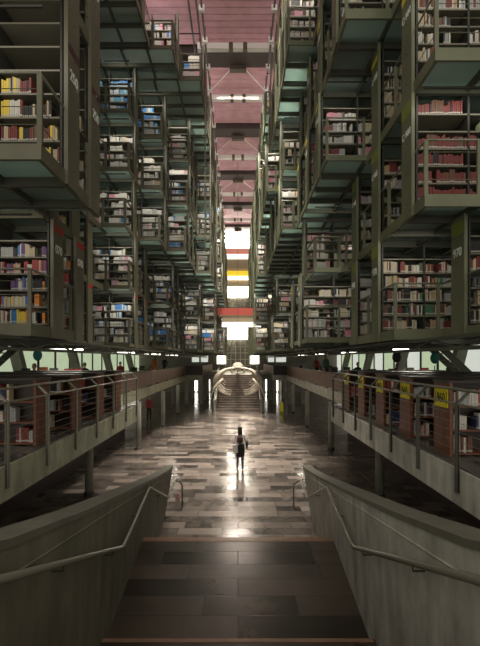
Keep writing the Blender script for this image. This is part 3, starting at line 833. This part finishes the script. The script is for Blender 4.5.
# far staircase
t = thing('far_staircase', 'stone staircase rising at the far end of the hall beneath the whale skeleton', 'stairs', (0, 38.4, 0))
mb = MB(); zz = 0
for i in range(16):
    mb.box(-1.85, 1.8, i * .42, 7.2, i * .175, (i + 1) * .175)
mb.build('steps', mat('far_step_stone', (.14, .11, .09), .4, 0, .3, 2), t)
for s in (-1, 1):
    MB().hex([(s * 1.9 - .08, -.4, 0), (s * 1.9 + .08, -.4, 0), (s * 1.9 + .08, 7.2, 0), (s * 1.9 - .08, 7.2, 0),
              (s * 1.9 - .08, -.4, .95), (s * 1.9 + .08, -.4, .95), (s * 1.9 + .08, 7.2, 3.8), (s * 1.9 - .08, 7.2, 3.8)]).build('balustrade', conc_c, t)
    MB().tube([(s * 1.8, -.5, 1.05), (s * 1.8, 7.2, 3.95)], .035, 6).build('handrail', white_t, t)
struct(MB().box(-3.35, 3.35, 45.6, 62, MZ - .5, MZ).build('floor_far_landing', conc_c), 'far landing between the mezzanines', 'floor')

# whale skeleton
t = thing('whale_skeleton', 'pale whale skeleton with arching ribs hanging above the far stairs', 'skeleton', (-.02, 39.0, 0))
spz = 3.6
sp = MB()
for i in range(26):
    y = -1.2 + i * .34; zc = spz + .12 * math.sin(i * .2)
    sp.ball((0, y, zc), .17, .15, .15, 8, 5); sp.box(-.03, .03, y - .05, y + .05, zc, zc + .36); sp.box(-.3, .3, y - .04, y + .04, zc - .03, zc + .03)
sp.build('spine', bone, t, True)
for i in range(13):
    y = -.6 + i * .38
    Wd = 1.25 + .85 * math.sin(PI * (i + 2) / 15); Hh = 1.5 + .95 * math.sin(PI * (i + 2) / 15)
    for s in (-1, 1):
        pts = []
        for q in range(12):
            a = PI * .93 * q / 11
            pts.append((s * (Wd * math.sin(a) ** .8 if q else .05), y + .35 * q / 11, spz - .05 - Hh * (1 - math.cos(a)) / 2))
        MB().tube(pts, [.075] * 8 + [.06, .05, .04, .03], 6).build('rib', bone, t, True)
# skull: tapered rostrum with two jaw bows
sk = MB()
sk.ball((0, 8.2, spz - .05), .55, .6, .42, 12, 8)
sk.tube([(0, 8.5, spz - .1), (0, 9.3, spz - .35), (0, 10.2, spz - .7)], [.32, .2, .05], 8)
sk.build('skull', bone, t, True)
for s in (-1, 1):
    MB().tube([(s * .5, 8.1, spz - .3), (s * .75, 8.9, spz - .6), (s * .5, 9.7, spz - .75), (s * .1, 10.25, spz - .75)], [.07, .08, .06, .04], 8).build('jawbone', bone, t, True)
    MB().tube([(s * 1.2, -.6, spz - .9), (s * 1.9, -.7, spz - 1.6), (s * 2.15, -.9, spz - 2.3)], [.1, .08, .04], 8).build('flipper', bone, t, True)
for y in (-1.0, 3.2, 5.5):
    MB().tube([(0, y, spz + .3), (0, y, ZR - .02)], .012, 5).build('suspension_cable', steel_d, t)

# ------------------------------------------------------------------ mezzanine bookcases with signs
def low_case(s, L, yr, i, sign):
    lab = ('low dark bookcase with yellow 860 sign on its red-brown end, %s nearest' % ORD[i]) if sign else ('low dark bookcase with plain red-brown end panel, %s nearest' % ORD[i])
    t = thing('low_bookcase', lab, 'bookcase', (s * L, yr, MZ), 'low mezzanine bookcases with yellow signs' if sign else 'low mezzanine bookcases with plain ends')
    H = 1.13; n = 4 if yr < 12 else 3
    MB().box(0, s * .045, 0, .58, 0, H).build('end_panel', redwood if s > 0 else brownwood, t)
    MB().box(-s * .02, s * (n * .95 + .05), -.02, .60, H, H + .035).build('top', dkwood, t)
    MB().box(0.05 * s, s * n * .95, .28, .3, 0.02, H).build('back_panel', dkwood, t)
    for q in range(1, n + 1): MB().box(s * (q * .95 - .02), s * (q * .95 + .02), 0, .58, 0, H).build('divider', dkwood, t)
    for j in range(3):
        MB().box(s * .045, s * n * .95, 0, .58, .05 + j * .36 - .025, .05 + j * .36).build('shelf', brownwood, t)
        for q in range(n):
            a = s * (L + .05 + q * .95); b = s * (L + (q + 1) * .95 - .03)
            fill_shelf(a, b, yr + .03, MZ + .05 + j * .36, .30, ('m', s, i), j, R.choice([.8, .5, .35, .6, .7, .4]), 1.0 if yr < 12 else 1.5, [9, 2, 1, 4, 10, 8, 1, 5, 2, 0])
    if sign:
        sg = MB().box(-s * .012, 0, .05, .53, .74, 1.03).build('sign', yellow, t)
        text_mesh('860', .2, blackp, 'sign_number', sg, side_matrix(s, -s * .014, .29, .885), .002)
        for dy in (.09, .49): MB().box(-s * .0135, -s * .012, dy - .012, dy + .012, .79, .98).build('sign_text', blackp, sg)
    return t
for i, yr in enumerate((7.17, 8.80, 10.43, 12.06, 13.7)): low_case(1, 3.25, yr, i, True)
for i, yr in enumerate((8.05, 9.8, 11.57, 13.3)): low_case(-1, 3.48, yr, i, False)

# reading tables with chairs further out on the mezzanine
def table(s, x, y, i):
    t = thing('reading_table', 'dark reading table on the %s mezzanine, %s from the stairs' % (sname(s), ORD[i]), 'table', (s * x, y, MZ), 'reading tables')
    MB().box(-.9, .9, -.4, .4, .70, .74).build('tabletop', dkwood, t)
    for dx in (-.8, .8):
        for dy in (-.32, .32): MB().box(dx - .03, dx + .03, dy - .03, dy + .03, 0, .70).build('leg', steel_d, t)
def chair(x, y, face, lab):
    t = thing('reading_chair', lab, 'chair', (x, y, MZ), 'reading chairs')
    MB().box(-.22, .22, -.22, .22, .43, .47).build('seat', dkwood, t)
    MB().box(-.22, .22, face * -.22, face * -.19, .6, .95).build('backrest', dkwood, t)
    for dx in (-.2, .2):
        for dy in (-.2, .2): MB().box(dx - .018, dx + .018, dy - .018, dy + .018, 0, .43 if dy * face > 0 else .9).build('leg', steel_d, t)
tabs = [(-1, 7.6, 17.6), (-1, 7.2, 22.4), (-1, 7.4, 30.2), (-1, 7.4, 37), (1, 6.8, 18), (1, 7.0, 25), (1, 7.0, 31), (1, 7.0, 37)]
for i, (s, x, y) in enumerate(tabs):
    table(s, x, y, i % 4)
    chair(s * x - .4, y + .75, -1, 'dark reading chair behind the %s table of the %s mezzanine, aisle end' % (ORD[i % 4], sname(s)))
    chair(s * x + .45, y + .75, -1, 'dark reading chair behind the %s table of the %s mezzanine, window end' % (ORD[i % 4], sname(s)))
# tube lamps under the lowest decks
for s in (-1, 1):
    for i, yy in enumerate((14, 21, 28, 36)):
        t = thing('tube_lamp', 'bright tube lamp under the lowest deck of the %s stacks, %s from the stairs' % (sname(s), ORD[i]), 'lamp', (s * 5.2, yy, EYE + .28), 'tube lamps over the mezzanines')
        MB().box(-.6, .6, -.05, .05, .03, .13).build('housing', steel_d, t)
        MB().tube([(-.55, 0, 0), (.55, 0, 0)], .025, 8).build('tube', tube_m, t)
        MLAMPS.append((s * 5.2, yy, EYE + .2))
# things on cases / stands
def disc_stand(x, y, m_, lab, zc):
    t = thing('disc_sign', lab, 'sign', (x, y, MZ))
    MB().lathe([(.18, 0), (.18, .02), (.02, .04)], n=14).build('base', steel_d, t)
    MB().tube([(0, 0, .03), (0, 0, zc - .2)], .015, 6).build('pole', steel_d, t)
    mb = MB(); mb.ball((0, 0, zc), .125, .03, .15, 18, 10); mb.build('disc', m_, t, True)
disc_stand(-5.3, 12.35, teal_sign, 'round teal disc on a thin stand among the bookcases opposite the yellow signs', 1.6)
disc_stand(4.35, 13.4 - .6, blackp, 'round black disc on a thin stand behind the yellow-signed bookcases', 1.55)
disc_stand(5.35, 12.7, teal_sign, 'round teal disc on a thin stand behind the yellow-signed bookcases', 1.52)
# long brown counters behind low cases
for s, x0, x1, y, lab in ((-1, 5.2, 10.5, 15.7, 'long dark counter behind the plain-ended bookcases'), (1, 5.0, 10, 15.9, 'long dark counter behind the yellow-signed bookcases')):
    t = thing('counter', lab, 'counter', (s * x0, y, MZ))
    MB().box(0, s * (x1 - x0), 0, .6, 0, 1.02).build('body', dkwood, t); MB().box(-s * .03, s * (x1 - x0 + .03), -.03, .63, 1.02, 1.06).build('worktop', redwood, t)
bx = [(-1, 5.45, 'red'), (-1, 5.75, 'red'), (-1, 6.25, 'grey'), (-1, 6.6, 'orange'), (-1, 7.2, 'black'), (1, 5.3, 'black'), (1, 5.9, 'grey'), (1, 6.4, 'red'), (1, 7.3, 'black')]
for i, (s, x, c) in enumerate(bx):
    yb = 15.75 if s < 0 else 15.95
    tag(MB().box(s * x - .11, s * x + .11, yb, yb + .2, MZ + 1.061, MZ + 1.061 + R.uniform(.1, .2)).build('storage_box', cloth[c]),
        'small %s box on the long dark counter of the %s mezzanine, %s along' % (c, sname(s), ORD[i if i < 5 else i - 5]), 'box', 'boxes on the counters')
# grey trolley at left
t = thing('book_trolley', 'pale grey book trolley near the end of the mezzanine opposite the yellow signs', 'trolley', (-4.15, 14.5, MZ))
for zz in (.12, .45): MB().box(-.3, .3, -.2, .2, zz, zz + .03).build('tray', conc_r, t)
for dx in (-.29, .29): MB().box(dx - .015, dx + .015, -.2, .2, .04, .75).build('side_frame', conc_r, t)
for dx in (-.26, .26): MB().tube([(dx - .015, -.15, .03), (dx + .015, -.15, .03)], .03, 8).build('wheel', steel_d, t)
# steel side stairs seen under the stacks
for s, x, y in ((1, 7.1, 14.6), (-1, 7.4, 13.2)):
    t = thing('steel_stair', 'steel stair rising to the lowest deck of the %s stacks' % sname(s), 'stairs', (s * x, y, MZ))
    for dy in (0, .8): MB().bar((-s * .9, dy, 2.0), (s * 1.2, dy, .05), .2, .05, up=(0, 1, 0)).build('stringer', girder_m, t)
    for i in range(9):
        f = (i + .5) / 9; MB().box(s * (1.2 - 2.1 * f) - .12, s * (1.2 - 2.1 * f) + .12, 0, .8, .05 + 1.95 * f - .015, .05 + 1.95 * f + .015).build('tread', girder_m, t)
# yellow wet-floor sign, bollards
t = thing('floor_sign', 'small yellow folding floor sign standing on the far hall floor', 'sign', (3.6, 38.5, 0))
MB().hex([(-.14, -.18, 0), (.14, -.18, 0), (.14, -.15, 0), (-.14, -.15, 0), (-.11, -.02, .75), (.11, -.02, .75), (.11, 0, .75), (-.11, 0, .75)]).build('front_panel', yellow, t)
MB().hex([(-.14, .15, 0), (.14, .15, 0), (.14, .18, 0), (-.14, .18, 0), (-.11, 0, .75), (.11, 0, .75), (.11, .02, .75), (-.11, .02, .75)]).build('back_panel', yellow, t)
for x, lab in ((1.98, 'dark post beside the foot of the far stairs, yellow floor sign side'), (-2.0, 'dark post beside the foot of the far stairs, visitor in red side')):
    tag(MB().lathe([(.1, 0), (.1, .03), (.03, .05), (.03, .95), (.05, .97), (.05, 1.02)], (x, 36.6, 0), 12).build('barrier_post', steel_d), lab, 'post')

# ------------------------------------------------------------------ camera
cd = bpy.data.cameras.new('camera'); cam = bpy.data.objects.new('camera', cd); COL.objects.link(cam)
cam.location = (0, 0, EYE); cam.rotation_euler = (PI / 2, 0, 0)
cd.sensor_fit = 'AUTO'; cd.sensor_width = 36; cd.lens = F / 646 * 36
cd.shift_x = 2 / 646; cd.shift_y = 36 / 646; cd.clip_start = .05; cd.clip_end = 300
sc.camera = cam

# ------------------------------------------------------------------ books: individuals for the 300 that show largest
bpy.context.view_layer.update()
from mathutils.bvhtree import BVHTree
VV = []; PP = []
for ob in COL.objects:
    if ob.type != 'MESH' or not ob.data.polygons: continue
    mw = ob.matrix_world; base = len(VV)
    VV += [mw @ v.co for v in ob.data.vertices]
    PP += [tuple(base + i for i in p.vertices) for p in ob.data.polygons]
TREE = BVHTree.FromPolygons(VV, PP)
def vis(o, b):
    x, y, z, w, h, d = b[:6]
    for fx, fz in ((0, .6), (.0, .85)):
        tg = Vector((x + fx * w, y, z + h * fz)); dv = tg - o; L = dv.length
        if TREE.ray_cast(o, dv.normalized(), L - .05)[0] is None: return True
    return False
o0 = Vector((0, 0, EYE)); others = [Vector((-1.1, 0, EYE)), Vector((1.1, 0, EYE))]
inframe = []; rest = []
for b in BOOKS:
    px = 238 + F * b[0] / b[1]; py = 359 - F * (b[2] + b[4] / 2 - EYE) / b[1]
    fr = -2 < px < 482 and -5 < py < 650
    if not (-60 < px < 540 and -60 < py < 700): continue
    if vis(o0, b):
        (inframe if fr else rest).append(b)
    elif b[1] < 26 and (vis(others[0], b) or vis(others[1], b)): rest.append(b)
inframe.sort(key=lambda b: -(b[3] * b[4]) / b[1] ** 2)
solo = inframe[:300]; rest += inframe[300:]
def book_mesh(pal):
    mb = MB()
    mb.box(-.5, .5, .06, 1, 0, 1); mb.box(-.42, .42, 0, .06, 0.0, 1)
    mb.mi = 1; mb.box(-.40, .40, -.012, .0, .08, .18)
    mb.mi = 2; mb.box(-.36, .36, .08, .97, .985, .99)
    return mb.mesh('book', [BM[pal], sticker, pages])
proto = {}
from collections import defaultdict
def place_name(key):
    if key[0] == 'm': return '%s low mezzanine bookcase %s' % (ORD[key[2]], 'with yellow sign' if key[1] > 0 else 'with plain end')
    return '%s-level row of %s stacks' % (LEVEL[key[1]], sname(key[0]))
solo.sort(key=lambda b: (str(b[7]), b[8], b[0]))
cc = defaultdict(int)
meshes = {}
for b in solo:
    x, y, z, w, h, d, pal, key, shelf, n = b
    if pal not in meshes: meshes[pal] = book_mesh(pal)
    o = bpy.data.objects.new('book', meshes[pal]); COL.objects.link(o)
    o.location = (x, y, z + .001); o.scale = (w, d, h)
    nm = (key, shelf); c = cc[nm]; cc[nm] += 1
    lab = '%s book %s on %s shelf up, %s' % (PAL[pal][0], ordn(c), ORD[shelf], place_name(key))
    tag(o, ' '.join(lab.split()[:16]), 'book', 'books on the %s' % place_name(key))
mb = MB()
def rot_add(b):
    x, y, z, w, h, d, pal = b[:7]
    mb.mi = pal; mb.box(x - w / 2, x + w / 2, y, y + d, z, z + h)
    if y < 26 and h > 0: mb.mi = len(BM); mb.box(x - w * .4, x + w * .4, y - .003, y, z + h * .08, z + h * .2)
for b in rest: rot_add(b)
o = mb.build('books', BM + [sticker]); 
if o: tag(o, 'thousands of smaller and more distant books filling the shelves', 'books', kind='stuff')

# ------------------------------------------------------------------ light
w = bpy.data.worlds.new('world'); sc.world = w; w.use_nodes = True
w.node_tree.nodes['Background'].inputs[0].default_value = (1, .94, .82, 1); w.node_tree.nodes['Background'].inputs[1].default_value = .9
def area(name, loc, rot, sx, sy, power, col=(1, .97, .9), spread=PI):
    l = bpy.data.lights.new(name, 'AREA'); l.shape = 'RECTANGLE'; l.size = sx; l.size_y = sy; l.energy = power; l.color = col; l.spread = spread
    o = bpy.data.objects.new(name, l); COL.objects.link(o); o.location = loc; o.rotation_euler = rot; return o
# skylight strips along the nave, under the roof
for i, (y, pw) in enumerate(((18, 600), (26, 1000), (34, 1000), (42, 900), (50, 450))):
    area('skylight', (0, y, ZR - .6), (0, 0, 0), 2.4, 3, pw, (1, .93, .82), PI * .33)
for s in (-1, 1):
    for i, y in enumerate((16, 28, 40, 52)):
        area('ceiling_fill', (s * 4.5, y, EYE + 15.0), (0, PI - s * .75, 0), 3, 9, 240, (1, .9, .86))  # unseen fill lights, added to brighten the rose slats and crossbeams
for x, y, z in MLAMPS: area('tube_light', (x, y, z), (0, 0, 0), 1.1, .1, 30, (1, .94, .80))
for x, y, z, wd, pw in AISLE_FILL:
    area('aisle_fill_lamp', (x, y, z), (PI * .27, 0, 0), wd, .08, pw, (1, .95, .84))  # unseen aisle lights, added to brighten the camera-facing books
sc.view_settings.view_transform = 'Standard'; sc.view_settings.look = 'None'; sc.view_settings.exposure = 0.1; sc.view_settings.gamma = 1
sc.view_settings.use_curve_mapping = False
